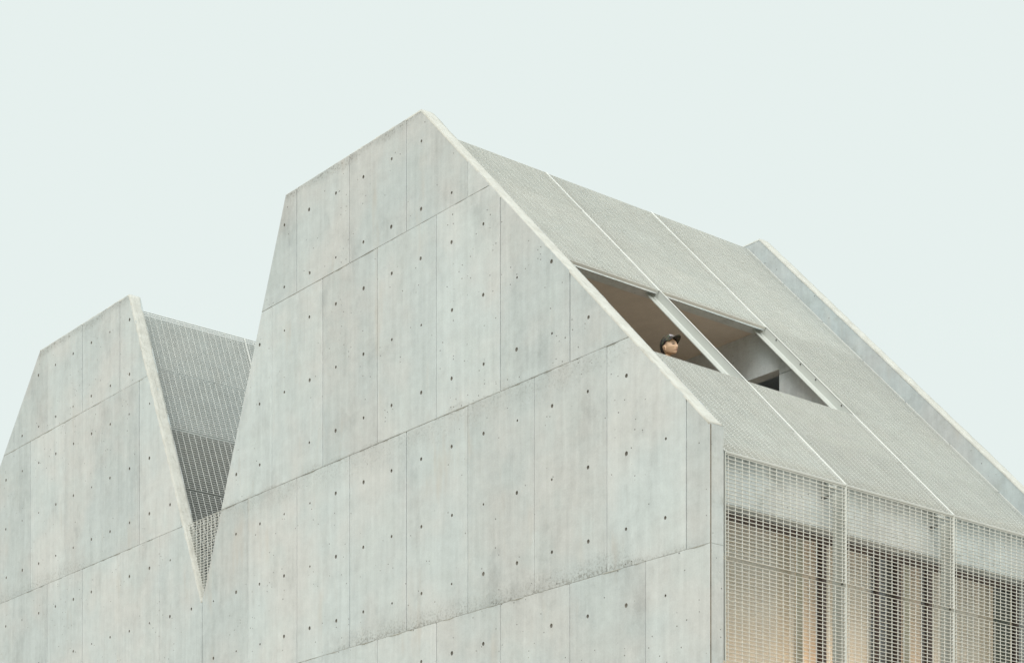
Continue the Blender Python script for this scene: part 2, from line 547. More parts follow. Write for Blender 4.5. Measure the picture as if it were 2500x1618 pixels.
# rough trowelled tops of the gable walls
def wall_top(p, q, v0, v1, name, parent, mat, seed, lip=0.006, n=None):
    """strip of rough concrete laid on the sloping edge from p to q (u,z), outward normal to the left of p->q"""
    du, dz = q[0]-p[0], q[1]-p[1]; L = math.hypot(du, dz); du /= L; dz /= L
    nu, nz = -dz, du
    if nz < 0 or (abs(nz) < 1e-6): nu, nz = -nu, -nz
    n = n or int(L/0.045); mrows = 5
    V, F = [], []
    for i in range(n+1):
        for j in range(mrows+1):
            t = L*i/n; v = v0 + (v1-v0)*j/mrows
            h = lip + 0.0045*noise.fractal(Vector((t*4, v*14, seed)), 0.7, 2, 4)
            e = 0.0
            if j == 0: e = 0.006*noise.fractal(Vector((t*6, 1, seed)), 0.8, 2, 4); h -= 0.005
            if j == mrows: e = 0.006*noise.fractal(Vector((t*6, 8, seed)), 0.8, 2, 4); h -= 0.005
            V.append(W(p[0]+du*t+nu*h, v+e, p[1]+dz*t+nz*h))
    m1 = mrows+1
    for i in range(n):
        for j in range(mrows):
            a = i*m1+j; F.append((a, a+1, a+m1+1, a+m1))
    # skirts down into the wall
    base = len(V)
    for i in range(n+1):
        t = L*i/n
        for j, v in ((0, v0+0.001), (mrows, v1-0.001)):
            V.append(W(p[0]+du*t-nu*0.02, v, p[1]+dz*t-nz*0.02))
    for i in range(n):
        F.append((i*m1, (i+1)*m1, base+2*(i+1), base+2*i))
        F.append((i*m1+mrows, (i+1)*m1+mrows, base+2*(i+1)+1, base+2*i+1))
    V2 = [tuple(x) for x in V]
    k0 = len(V2)
    for e_ in (0, n):
        F.append(tuple([e_*m1+j for j in range(m1)] + [base+2*e_+1, base+2*e_]))
    me = bpy.data.meshes.new(name); me.from_pydata(V2, [], F); fix(me)
    for po in me.polygons: po.use_smooth = True
    return obj(name, me, mat, parent)

wall_top((0.0, Z_EAVE), (4.836, Z_TOP), -0.002, TH, 'wall_top', front_wall, M['top'], 1.0)
wall_top((4.836, Z_TOP), (7.802, Z_TOP), -0.002, TH, 'wall_top', front_wall, M['top'], 2.0, 0.004)
wall_top((U_N+0.012, Z_EAVE+.03), (12.06, Z_TOP), -0.002, TH, 'wall_top', front_wall, M['top'], 3.0, 0.004)
wall_top((12.06, Z_TOP), (14.985, Z_TOP), -0.002, TH, 'wall_top', front_wall, M['top'], 4.0, 0.004)
# cast end of the wall at the street corner
for za, zb_ in ((ZB, 5.252), (5.259, Z_EAVE-0.01)):
    we = prism_uz('wall_end', [(-0.004, za), (-0.004, zb_), (0.012, zb_), (0.012, za)], 0.018, TH-0.002, 0.002)
    obj('wall_end', we, M['plain'], front_wall)

obj('corner_joint', prism_uz('corner_joint', [(-0.0015, ZB), (-0.0015, Z_EAVE-0.012), (0.010, Z_EAVE-0.012), (0.010, ZB)], 0.0045, 0.0175), make_paint('corner_grout', (0.27, 0.24, 0.195), 0.6, 0.9, 0.1), front_wall)
# far gable wall, a plain prism with its own rough top
far_wall = obj('far_wall', prism_uz('far_wall', PROFILE, V_FAR, V_FAR+0.17, 0.004), M['plain'], house)
wall_top((0.0, Z_EAVE), (4.836, Z_TOP), V_FAR-0.004, V_FAR+0.172, 'wall_top', far_wall, M['top'], 11.0)
wall_top((4.836, Z_TOP), (7.802, Z_TOP), V_FAR-0.004, V_FAR+0.172, 'wall_top', far_wall, M['top'], 12.0, 0.004)

# ------------------------------------------------------------------ roof body behind the gratings
SL = (Z_TOP-Z_EAVE)/4.836               # slope of the right roof
C0 = 6.165                              # grating plane: z = C0 + SL*u
Ln = math.hypot(1, SL)
n_u, n_z = -SL/Ln, 1/Ln                 # outward normal of the right roof
def rp(u, d=0.0):
    """point on the right roof plane at u, pushed inwards by d"""
    return (u - n_u*d, C0 + SL*u - n_z*d)
U_E, U_OB, U_OT, U_R = 0.085, 1.575, 2.975, 5.065
Z_CEIL, Z_FLOOR, Z_SP = 9.262, 6.72, 5.835
V_BACK = 4.03
V0, V1 = TH, V_FAR                     # clear width between the gables

def part(name, me, mat, parent=house): return obj(name, me, mat, parent)

# attic over the terrace: sloping roof, flat underside with a down-stand at the opening
a0 = rp(U_OT+0.02, 0.055); a1 = rp(U_R-0.02, 0.09)
part('attic_slab', prism_uz('attic_slab', [a0, (a1[0], 11.20), (7.75, 11.20), (8.62, Z_CEIL), (3.235, Z_CEIL), (3.235, 9.212), (a0[0]+0.012, 9.212)], V0, V1), M['pale'])
# sloping parapet under the opening
b0, b1, b2, b3 = rp(0.20, 0.055), rp(U_OB-0.03, 0.055), rp(U_OB-0.03, 0.20), rp(0.45, 0.20)
part('parapet_slab', prism_uz('parapet_slab', [b0, b1, b2, b3], V0, V1), M['plain'])
# the closed bay beside the terrace
c0, c1 = rp(U_OB-0.03, 0.057), rp(U_OT+0.02, 0.057); c2, c3 = rp(U_OT+0.02, 0.2), rp(U_OB-0.03, 0.2)
part('roof_slab', prism_uz('roof_slab', [c0, c1, c2, c3], V_BACK+0.17, V1), M['plain'])
# floor between the storeys, also the spandrel over the windows
part('floor_slab', prism_uz('floor_slab', [(0.36, Z_SP), (0.36, 6.36), (0.62, Z_FLOOR), (9.55, Z_FLOOR), (9.75, Z_SP)], V0, V1, 0.004), M['pale'])
# steep left roof of the big gable
part('steep_slab', prism_uz('steep_slab', [(7.752, 11.198), (8.60, 9.27), (8.36, 9.27), (7.50, 11.198)], V0, V1), M['plain'])
# terrace back wall with its doorway
zc = Z_CEIL-0.002
u_r = lambda z: (z-C0)/SL + 0.09
part('back_wall_upper', prism_uz('back_wall_upper', [(2.82, 8.67), (8.55, 8.67), (8.55, zc), (3.24, zc), (3.24, 9.209), (3.06, 9.209), (2.82, 8.962)], V_BACK, V_BACK+0.17), M['pale'])
part('back_wall_pier', prism_uz('back_wall_pier', [(u_r(Z_FLOOR)+.25, Z_FLOOR+.002), (2.822, Z_FLOOR+.002), (2.822, 8.600), (u_r(8.60), 8.600)], V_BACK-0.006, V_BACK+0.17), M['pale'])
part('back_wall_pier', prism_uz('back_wall_pier', [(u_r(8.608), 8.608), (2.822, 8.608), (2.822, 8.96), (u_r(8.96), 8.96)], V_BACK-0.004, V_BACK+0.17), M['pale'])
part('back_wall_side', prism_uz('back_wall_side', [(3.85, Z_FLOOR+.002), (8.9, Z_FLOOR+.002), (8.55, 8.668), (3.85, 8.668)], V_BACK, V_BACK+0.17), M['pale'])
part('bounce_deck', prism_uz('bounce_deck', [(0.95, Z_FLOOR+.004), (9.3, Z_FLOOR+.004), (9.3, Z_FLOOR+.03), (0.95, Z_FLOOR+.03)], V0+.01, V_BACK-.01), M['deck'])  # unseen deck, added to throw warm light onto the ceiling

part('lit_ceiling_sheet', prism_uz('lit_ceiling_sheet', [(3.25, Z_CEIL-.022), (8.5, Z_CEIL-.022), (8.5, Z_CEIL-.001), (3.25, Z_CEIL-.001)], V0+.002, V_BACK-.002), M['soffit'])  # added sheet; its warm pale colour stands in for light on the ceiling
# left house body: roof over the upper part, open void below
lr = lambda z, d=0.0: (U_N + (z-Z_EAVE)*0.4222 + 0.29 + d)
part('left_attic', prism_uz('left_attic', [(lr(11.27, .06), 11.27), (14.9, 11.27), (16.75, 9.36), (lr(9.36, .06), 9.36)], V0, V1), M['plain'])
part('left_roof_slab', prism_uz('left_roof_slab', [(16.75, 9.36), (19.6, 6.5), (19.3, 6.5), (16.45, 9.36)], V0, V1), M['plain'])
part('left_floor', prism_uz('left_floor', [(10.25, 6.10), (19.5, 6.10), (19.5, 6.45), (10.45, 6.45)], V0, V1), M['plain'])
part('valley_slab', prism_uz('valley_slab', [(9.74, 6.05), (10.24, 6.05), (10.24, 6.30), (9.74, 6.30)], V0, V1), M['plain'])
part('left_room_wall', prism_uz('left_room_wall', [(10.6, 6.45), (19.2, 6.45), (16.4, 9.36), (11.6, 9.36)], 3.4, 3.5), M['pale'])
# storeys below, mostly out of sight
part('lower_partition', prism_uz('lower_partition', [(9.8, ZB), (10.0, ZB), (10.0, 6.0), (9.8, 6.0)], V0, V1), M['plain'])
part('room_floor', prism_uz('room_floor', [(0.30, 2.75), (9.75, 2.75), (9.75, 3.05), (0.30, 3.05)], V0, V1), M['plain'])
part('room_back_wall', prism_uz('room_back_wall', [(3.9, 3.06), (4.0, 3.06), (4.0, Z_SP-.004), (3.9, Z_SP-.004)], V0, V1), M['inner'])
part('base_wall', prism_uz('base_wall', [(0.30, ZB), (0.5, ZB), (0.5, 2.745), (0.30, 2.745)], V0, V1), M['plain'])
part('left_base_wall', prism_uz('left_base_wall', [(19.4, ZB), (19.6, ZB), (19.6, 6.4), (19.4, 6.4)], V0, V1), M['plain'])

# ------------------------------------------------------------------ grating panels
PITCH, ROD = 0.040, 0.100
_cache = {}
def grating_meshes(w, h, depth):
    key = (round(w, 3), round(h, 3), depth)
    if key in _cache: return _cache[key]
    nb = max(2, int(round(h/PITCH)))
    bars, rods, frame = MB(), MB(), MB()
    for i in range(nb+1):
        y = h*i/nb
        t = 0.0017
        bars.box((0.006, y-t, -depth), (w-0.006, y+t, 0.0))
    nr = int(round(w/ROD))
    for i in range(nr):
        x = 0.05 + (w-0.1)*i/(nr-1)
        rods.box((x-0.0029, 0.001, -0.0125), (x+0.0029, h-0.001, -0.0055))
    frame.box((0, -0.003, -0.026), (0.006, h+0.003, 0.003))
    frame.box((w-0.006, -0.003, -0.026), (w, h+0.003, 0.003))
    r = (bars.mesh('bearing_bars'), rods.mesh('cross_rods'), frame.mesh('side_frame'))
    for m_ in r: m_.materials.append(M['grate'])
    _cache[key] = r
    return r

def grating_panel(o, e1, e2, w, h, depth=0.0165):
    """panel with corner o, bars along e1, stacked along e2"""
    e1, e2 = e1.normalized(), e2.normalized()
    e3 = e1.cross(e2)
    mw = Matrix(((e1.x, e2.x, e3.x, o.x), (e1.y, e2.y, e3.y, o.y), (e1.z, e2.z, e3.z, o.z), (0, 0, 0, 1)))
    mw = mw @ Matrix.Rotation(R(random.uniform(-.18, .18)), 4, 'X') @ Matrix.Rotation(R(random.uniform(-.07, .07)), 4, 'Y')
    root = empty('grating_panel'); root.matrix_world = mw; root.parent = house
    a, b, c = grating_meshes(w, h, depth)
    for me, nm in ((a, 'bearing_bars'), (b, 'cross_rods'), (c, 'side_frame')):
        ch = bpy.data.objects.new(nm, me); col.objects.link(ch); ch.parent = root
        ch['kind'] = 'stuff'
    return root

SEAMS = [0.300, 2.135, 3.960, 5.782]
GAPV = 0.004
ev = Vector((0, 1, 0))
Z_FT = C0 + SL*U_E - 0.02
# right roof: seven rows, three bays; two rows of two bays are left open
rows = 7
s_e2 = (W(1, 0, SL) - W(0, 0, 0)).normalized()
Ltot = (U_R-U_E)*Ln
ROWU = [U_E, (U_E+U_OB)/2, U_OB, (U_OB+U_OT)/2, U_OT, U_OT+(U_R-U_OT)/3, U_OT+(U_R-U_OT)*2/3, U_R]
for b in range(3):
    w = SEAMS[b+1]-SEAMS[b]-2*GAPV
    for r_ in range(rows):
        if b < 2 and r_ in (2, 3): continue
        u0 = ROWU[r_] + 0.016/Ln
        pu, pz = u0, C0 + SL*u0
        grating_panel(W(pu, SEAMS[b]+GAPV, pz), ev, s_e2, w, (ROWU[r_+1]-ROWU[r_])*Ln-0.032)
    # folded plate along the eave and along the edges of the opening
    obj('eave_plate', prism_uz('eave_plate', [rp(U_E+0.012, -0.001), rp(U_E+0.012, 0.024), (U_E+0.024, Z_FT+0.004), (U_E-0.001, Z_FT+0.004), (U_E-0.001, C0+SL*U_E+0.002)], SEAMS[b]+GAPV, SEAMS[b+1]-GAPV), M['eave'], house)
    if b < 2:
        obj('edge_plate', prism_uz('edge_plate', [rp(U_OT+0.003, -0.002), rp(U_OT+0.009, -0.002), rp(U_OT+0.009, 0.034), rp(U_OT+0.003, 0.034)], SEAMS[b]+GAPV, SEAMS[b+1]-0.01), M['grate'], house)
# facade towards the street: three bays, rows of 1.055 m
for b in range(3):
    w = SEAMS[b+1]-SEAMS[b]-2*GAPV
    for r_ in range(4):
        zt = Z_FT - 1.055*r_ - (0.006 if r_ == 0 else 0.022)
        zb_ = Z_FT - 1.055*(r_+1) + 0.022
        grating_panel(W(U_E, SEAMS[b]+GAPV, zb_), ev, Vector((0, 0, 1)), w, zt-zb_)
# left house, steep slope facing the notch
d_l = Vector((-0.4222, 0, 1)).normalized()
hz = 0.985                                        # height of one row
for b in range(3):
    w = SEAMS[b+1]-SEAMS[b]-2*GAPV
    for r_ in range(5):
        zt = 11.345 - hz*r_
        zb_ = zt - hz + 0.02
        hh = (zt-zb_-0.018)*math.hypot(1, 0.4222)
        grating_panel(W(lr(zb_), SEAMS[b]+GAPV, zb_), ev, d_l, w, hh, 0.0225)
# steep slope of the big house, facing away from the street
d_m = Vector((0.4364, 0, 1)).normalized()
ml_ = lambda z: slope_u(z, 'ml') - 0.27
for b in range(3):
    w = SEAMS[b+1]-SEAMS[b]-2*GAPV
    for r_ in range(5):
        zt = 11.345 - hz*r_
        zb_ = zt - hz + 0.02
        hh = (zt-zb_-0.018)*math.hypot(1, 0.4364)
        grating_panel(W(ml_(zb_), SEAMS[b+1]-GAPV, zb_), -ev, d_m, w, hh)
# guard grating standing in the notch behind the wall
gb, gr_, ge = MB(), MB(), MB()
zt_g = 7.69
k_i = 0
z = zt_g
while z > 6.50:
    ul, ur = slope_u(z, 'lr') - 0.006, slope_u(z, 'ml') + 0.006
    gb.box((-ul, 0.0, z-0.0018), (-ur, 0.0225, z+0.0018))
    z -= PITCH
uu = slope_u(zt_g, 'ml') + 0.03
while uu < slope_u(zt_g, 'lr'):
    zlow = Z_EAVE + (U_N-uu)/((U_N-7.802)/(Z_TOP-Z_EAVE)) if uu < U_N else Z_EAVE + (uu-U_N)/((12.06-U_N)/(Z_TOP-Z_EAVE))
    zlow = max(zlow, 6.48)
    if zt_g - zlow > 0.03:
        gr_.box((-uu-0.0034, 0.0015, zlow), (-uu+0.0034, 0.0085, zt_g))
    uu += 0.1
guard = empty('guard_grating'); guard.location = (0, 0.088, EYE); guard.parent = house
for mb, nm in ((gb, 'bearing_bars'), (gr_, 'cross_rods')):
    ch = obj(nm, mb.mesh(nm), M['grate'], None); ch.parent = guard; ch['kind'] = 'stuff'

# ------------------------------------------------------------------ steel frames under the gratings
def steel_rib(v, bolts_u=(), bolts_z=(), left=False):
    """bent steel rib: sloping beam with inner flange, post below the eave"""
    t = 0.005
    def strip(d0, d1, ua, ub, va, vb):
        p = [rp(ua, d0), rp(ub, d0), rp(ub, d1), rp(ua, d1)]
        return p, va, vb
    root = empty('steel_rib'); root.location = W(U_E, v, Z_FT); root.parent = house
    inv = Matrix.Translation(-W(U_E, v, Z_FT))
    def add(nm, me, mat):
        me.transform(inv)
        return obj(nm, me, mat, root)
    D = 0.105
    ub = U_R-0.02
    p, a, b = strip(0.004, D, U_E+0.06, ub, v-t, v+t); add('web', prism_uz('web', p, a, b), M['steel'])
    p, a, b = strip(D, D+0.010, U_E+0.06, ub, v-0.09, v+0.09); add('flange', prism_uz('flange', p, a, b), M['steel'])
    # weld fillet in the corner of web and flange
    q0, q1 = rp(U_E+0.07, D-0.001), rp(ub, D-0.001); r0, r1 = rp(U_E+0.07, D-0.016), rp(ub, D-0.016)
    V = [W(*x) for x in ((q0[0], v-t-0.018, q0[1]), (q0[0], v-t+0.001, q0[1]), (r0[0], v-t+0.001, r0[1]), (q1[0], v-t-0.018, q1[1]), (q1[0], v-t+0.001, q1[1]), (r1[0], v-t+0.001, r1[1]))]
    me = bpy.data.meshes.new('weld'); me.from_pydata([tuple(x) for x in V], [], [(0, 1, 2), (5, 4, 3), (0, 2, 5, 3), (0, 3, 4, 1), (1, 4, 5, 2)]); fix(me)
    add('weld', me, M['steel'])
    # thin bright cover strip over the joint between two panels
    p, a, b = strip(-0.0045, -0.0005, U_E+0.004, U_R, v-0.009, v+0.009); add('cover_strip', prism_uz('cover_strip', p, a, b), M['white'])
    # post down the facade
    zt = Z_FT+0.012
    add('post_web', box_uvz('post_web', (U_E+0.027, v-t, 1.9), (0.225, v+t, zt-0.06)), M['steel'])
    add('post_flange', box_uvz('post_flange', (0.225, v-0.05, 1.9), (0.235, v+0.05, zt-0.06)), M['steel'])
    add('post_strip', box_uvz('post_strip', (U_E-0.0045, v-0.007, 1.9), (U_E-0.0005, v+0.007, zt+0.004)), M['steel'])
    add('bracket', box_uvz('bracket', (0.25, v-0.092, 6.135), (0.357, v-0.080, 6.165), 0.002), M['bolt'])
    for u in bolts_u:
        c_ = rp(u, 0.022)
        add('bolt', box_uvz('bolt', (c_[0]-0.009, v-t-0.010, c_[1]-0.009), (c_[0]+0.009, v-t+0.001, c_[1]+0.009), 0.003), M['bolt'])
    for z_ in bolts_z:
        add('bolt', box_uvz('bolt', (U_E+0.04, v-t-0.010, z_-0.010), (U_E+0.060, v-t+0.001, z_+0.010), 0.003), M['bolt'])
    return root
steel_rib(SEAMS[0], (), (6.03, 5.40, 5.0, 4.36, 3.7))
steel_rib(SEAMS[1], (), (6.0, 5.2, 4.3))
steel_rib(SEAMS[2], (2.79, 2.39, 2.14, 1.73), (6.0, 5.2, 4.3))

# ------------------------------------------------------------------ windows behind the facade grating
U_W = 0.545
def window(v0, v1, frame_mat, jamb0, jamb1):
    root = empty('window'); root.location = W(U_W, v0, 3.06); root.parent = house
    inv = Matrix.Translation(-W(U_W, v0, 3.06))
    def add(nm, me, mat):
        me.transform(inv); return obj(nm, me, mat, root)
    zt = Z_SP-0.003
    add('head_frame', box_uvz('head_frame', (U_W, v0, zt-0.075), (U_W+0.07, v1, zt), 0.004), frame_mat)
    add('sill_frame', box_uvz('sill_frame', (U_W, v0, 3.055), (U_W+0.07, v1, 3.13), 0.004), frame_mat)
    if jamb0: add('jamb', box_uvz('jamb', (U_W, v0, 3.132), (U_W+0.07, v0+jamb0, zt-0.077), 0.003), frame_mat)
    if jamb1: add('jamb', box_uvz('jamb', (U_W, v1-jamb1, 3.132), (U_W+0.07, v1, zt-0.077), 0.003), frame_mat)
    add('pane', box_uvz('pane', (U_W+0.032, v0+max(jamb0, .002), 3.132), (U_W+0.038, v1-max(jamb1, .002), zt-0.077)), M['glass'])
    return root
window(TH+0.002, 2.34, M['dark'], 0.05, 0.07)
window(2.344, 3.22, M['dark'], 0.0, 0.03)
window(3.224, 3.60, M['dark'], 0.0, 0.075)
window(3.604, 4.15, M['dark'], 0.0, 0.065)
window(4.154, V_FAR-0.002, M['dark'], 0.0, 0.05)
obj('gap_shade_panel', box_uvz('gap_shade_panel', (U_W+0.14, 3.19, 3.06), (U_W+0.17, 3.62, Z_SP-.006), 0.003), M['dark'], house)  # added dark sheets standing in for the shade in the curtain gaps
obj('gap_shade_panel', box_uvz('gap_shade_panel', (U_W+0.14, 2.29, 3.06), (U_W+0.17, 2.37, Z_SP-.006), 0.003), M['dark'], house)
obj('gap_shade_panel', box_uvz('gap_shade_panel', (U_W+0.14, 4.075, 3.06), (U_W+0.17, 4.18, Z_SP-.006), 0.003), M['dark'], house)
# timber jambs inside
for (va, vb, nm) in ((1.94, 2.05, 'timber_post'), (3.75, 3.85, 'timber_post')):
    obj(nm, box_uvz(nm, (U_W+0.085, va, 3.06), (U_W+0.17, vb, Z_SP-.006), 0.004), M['tan'], house)

def curtain(v0, v1, u, mat, label, wave=0.018, freq=9.0, z0=3.10, z1=Z_SP-0.02, cat='curtain', name='curtain'):
    V, F = [], []
    n = max(8, int((v1-v0)/0.02))
    for i in range(n+1):
        v = v0+(v1-v0)*i/n
        du = wave*math.sin((v-v0)*freq*2*math.pi) + wave*0.5*noise.noise(Vector((v*7, u, 1)))
        for th in (0, 0.004):
            V += [W(u+du+th, v, z0), W(u+du*0.8+th, v, z1)]
    for i in range(n):
        a = 4*i
        F += [(a, a+4, a+5, a+1), (a+2, a+3, a+7, a+6), (a+1, a+5, a+7, a+3), (a, a+2, a+6, a+4)]
    F += [(0, 1, 3, 2), (4*n, 4*n+2, 4*n+3, 4*n+1)]
    me = bpy.data.meshes.new(name); me.from_pydata([tuple(p) for p in V], [], F); fix(me)
    for p in me.polygons: p.use_smooth = True
    o = obj(name, me, mat)
    tag(o, label, cat, 'curtains behind the street-side grating')
    return o
curtain(TH+0.03, 1.93, U_W+0.09, M['cream'], 'wide cream blind behind the grating bay next to the front wall', 0.002, 1.0, cat='blind', name='window_blind')
curtain(2.06, 2.30, U_W+0.10, M['peach'], 'narrow peach curtain between the timber post and a dark mullion', 0.012, 10)
curtain(2.36, 3.19, U_W+0.10, M['cream'], 'pale cream curtain in the middle grating bay left of a dark gap', 0.012, 8)
curtain(3.61, 4.08, U_W+0.10, M['peach'], 'peach curtain right of the dark gap in the middle grating bay', 0.014, 9)
curtain(4.17, 5.40, U_W+0.10, M['cream'], 'cream curtain in the far grating bay at the right edge', 0.016, 7)

curtain(5.41, 5.74, U_W+0.10, M['olive'], 'dark olive curtain at the far right end of the windows', 0.014, 9)

# ------------------------------------------------------------------ the person on the terrace

HC = Vector((0, 0.025, 1.566))          # head centre above the feet
def head_verts(bm):
    """a head: deformed sphere, face towards +Y"""
    r = bmesh.ops.create_icosphere(bm, subdivisions=5, radius=1.0)
    g = lambda x, s_: math.exp(-(x/s_)**2)
    for vt in r['verts']:
        d = vt.co.copy()
        x, y, z = d.x*0.076, d.y*0.102, d.z*(0.116 if d.z > 0 else 0.119)
        t = max(0.0, -d.z)
        if d.y > 0:
            x *= 1 - 0.40*max(0.0, t-0.15)**1.25
            y *= 1 - 0.10*abs(d.x)**3
            y += 0.021*t*(1-abs(d.x))
        else:
            y *= 1 - 0.50*t**1.3
            x *= 1 - 0.26*t**1.5
        zj = -0.062 - 0.60*max(0.0, y+0.012)                        # jaw line, rising to the ear
        if z < zj: z = zj + (z-zj)*0.12
        if y > 0.03:
            nz = g(z+0.038, 0.020)*1.0 + g(z+0.010, 0.022)*0.45
            y += 0.0175*g(x, 0.0125)*min(1.1, nz)
            y += 0.004*g(abs(x)-0.011, 0.007)*g(z+0.044, 0.008)      # nostril wings
            y += 0.006*g(z-0.022, 0.014)*g(x, 0.05)                  # brow
            y -= 0.0115*g(abs(x)-0.031, 0.017)*g(z+0.002, 0.013)     # eye sockets
            y += 0.0035*g(abs(x)-0.031, 0.010)*g(z+0.004, 0.007)     # lids
            y += 0.0055*g(abs(x)-0.043, 0.016)*g(z+0.030, 0.018)     # cheekbones
            y += 0.0080*g(x, 0.021)*(g(z+0.066, 0.0055)+g(z+0.079, 0.0065))
            y -= 0.0050*g(x, 0.024)*g(z+0.0725, 0.0022)
            y += 0.0105*g(x, 0.022)*g(z+0.099, 0.014)                # chin
        vt.co = Vector((x, y, z)) + Vector((0, 0, 0))
    for sx in (-1, 1):                                                # ears
        e = bmesh.ops.create_icosphere(bm, subdivisions=3, radius=1.0)
        for vt in e['verts']:
            c = vt.co.copy()
            rr = math.hypot(c.y, c.z)
            x = c.x*0.009 - (0.006*(1-rr) if c.x*sx > 0 else 0)*sx
            y, z = c.y*0.019*(1.0 if c.z > -0.2 else 0.72), c.z*0.033
            q = Vector((x, y - 0.12*z, z))
            q.rotate(Matrix.Rotation(-0.38*sx, 3, 'Z'))
            vt.co = q + Vector((sx*0.0755, -0.014, -0.022))

def build_person():
    parts = []
    bm = bmesh.new(); head_verts(bm)
    mh = bpy.data.meshes.new('head'); bm.to_mesh(mh); bm.free()
    PITCH_UP, YAW = R(14), 0.0
    mh.transform(Matrix.Translation(HC) @ Matrix.Rotation(PITCH_UP, 4, 'X'))
    # body skeleton grown with a skin modifier
    J = {'pel': (0, 0, .95, .135), 'wai': (0, .005, 1.08, .120), 'che': (0, 0, 1.21, .135), 'upc': (0, -.01, 1.32, .105), 'nb': (0, -.012, 1.40, .058), 'nt': (0, .000, 1.51, .057)}
    E = [('pel', 'wai'), ('wai', 'che'), ('che', 'upc'), ('upc', 'nb'), ('nb', 'nt')]
    for s_, S_ in ((-1, 'l'), (1, 'r')):
        J.update({S_+'cl': (s_*.10, -.01, 1.35, .062), S_+'sh': (s_*.185, -.01, 1.335, .056), S_+'el': (s_*.235, -.03, 1.07, .041), S_+'wr': (s_*.235, .07, .89, .029), S_+'pa': (s_*.23, .10, .81, .034),
                  S_+'hi': (s_*.09, 0, .88, .085), S_+'kn': (s_*.10, .015, .49, .056), S_+'an': (s_*.10, -.01, .085, .038), S_+'he': (s_*.10, -.03, .035, .036), S_+'to': (s_*.115, .14, .03, .032)})
        E += [('upc', S_+'cl'), (S_+'cl', S_+'sh'), (S_+'sh', S_+'el'), (S_+'el', S_+'wr'), (S_+'wr', S_+'pa'), ('pel', S_+'hi'), (S_+'hi', S_+'kn'), (S_+'kn', S_+'an'), (S_+'an', S_+'he'), (S_+'an', S_+'to')]
    def skinned(J, E, root, sub=2):
        names = list(J)
        me = bpy.data.meshes.new('sk')
        me.from_pydata([J[n][:3] for n in names], [(names.index(a), names.index(b)) for a, b in E], [])
        o = bpy.data.objects.new('sk', me); col.objects.link(o)
        md = o.modifiers.new('skin', 'SKIN'); md.use_smooth_shade = True
        for i, n in enumerate(names):
            sv = me.skin_vertices[0].data[i]; sv.radius = (J[n][3], J[n][3]); sv.use_root = (n == root)
        o.modifiers.new('sub', 'SUBSURF').levels = sub
        dg = bpy.context.evaluated_depsgraph_get()
        out = bpy.data.meshes.new_from_object(o.evaluated_get(dg))
        bpy.data.objects.remove(o); return out
    parts = [mh, skinned(J, E, 'pel')]
    for s_ in (-1, 1):                                               # fingers and thumb
        for k_, (dx, L) in enumerate(((-.024, .078), (-.008, .088), (.008, .082), (.023, .064))):
            b0 = Vector((s_*.23, .10 - dx, .79))
            f = {'a': (*b0, .0095), 'b': (b0.x, b0.y+.010, b0.z-L*.5, .0088), 'c': (b0.x-s_*.012, b0.y+.014, b0.z-L*.95, .0075)}
            parts.append(skinned(f, [('a', 'b'), ('b', 'c')], 'a', 1))
        f = {'a': (s_*.215, .125, .85, .011), 'b': (s_*.20, .150, .815, .0098), 'c': (s_*.198, .158, .785, .0085)}
        parts.append(skinned(f, [('a', 'b'), ('b', 'c')], 'a', 1))
    bm = bmesh.new()
    for me in parts: bm.from_mesh(me)
    me = bpy.data.meshes.new('body'); bm.to_mesh(me); bm.free()
    o = bpy.data.objects.new('tmp', me); col.objects.link(o)
    rm = o.modifiers.new('r', 'REMESH'); rm.mode = 'VOXEL'; rm.voxel_size = 0.0036
    sm = o.modifiers.new('s', 'SMOOTH'); sm.factor = 0.5; sm.iterations = 1
    body = bpy.data.meshes.new_from_object(o.evaluated_get(bpy.context.evaluated_depsgraph_get()))
    bpy.data.objects.remove(o)
    inv = Matrix.Rotation(-PITCH_UP, 4, 'X') @ Matrix.Translation(-HC)
    ca = body.color_attributes.new('Col', 'FLOAT_COLOR', 'POINT')
    skin, lip, hair, eye = Vector((.62, .415, .265)), Vector((.46, .22, .17)), Vector((.022, .018, .017)), Vector((.03, .02, .018))
    g = lambda x, s_: math.exp(-(x/s_)**2)
    sst = lambda a, b, x: min(1, max(0, (x-a)/(b-a)))
    for i, vt in enumerate(body.vertices):
        p = inv @ vt.co; c = skin.copy()
        if p.z > -0.15:
            ax = abs(p.x)
            if p.y > 0.04:
                c = c.lerp(lip, min(1, 1.1*g(p.x, .019)*g(p.z+.0725, .0085)))
                c = c.lerp(Vector((.16, .055, .04)), min(1, 1.2*g(p.x, .025)*g(p.z+.0725, .0052)))
                c = c.lerp(Vector((.55, .55, .52)), .75*g(ax-.031, .010)*g(p.z+.004, .0048))
                c = c.lerp(eye, min(1, 1.6*g(ax-.031, .0125)*g(p.z+.0035, .0072)))
                c = c.lerp(eye, min(1, 1.1*g(ax-.031, .016)*g(p.z-.0020, .0034)))
                c = c.lerp(hair, .95*g(ax-.033, .017)*g(p.z-.0185+.15*(ax-.033), .0055))
                c = c.lerp(Vector((.30, .14, .09)), .95*g(ax-.009, .0065)*g(p.z+.0525, .0055))  # nostril shade painted into the skin colour
            hb = sst(-.034, -.046, p.y)*sst(-.085, -.065, p.z) if p.z < .02 else sst(.03, .0, p.y)
            if ax > .068 and -.058 < p.z < .014 and -.038 < p.y < .012: hb = 0.0        # the ear itself
            c = c.lerp(hair, hb)
            c = c.lerp(Vector((.33, .15, .10)), .75*sst(.066, .072, ax)*g(p.y+.010, .007)*g(p.z+.022, .016))  # shade of the ear hollow, painted into the skin colour
            c = c.lerp(hair, .45*sst(.05, .06, ax)*g(p.y-.022, .014)*sst(-.025, .02, p.z))   # faded side hair
        ca.data[i].color = (c.x, c.y, c.z, 1)
    for po in body.polygons: po.use_smooth = True
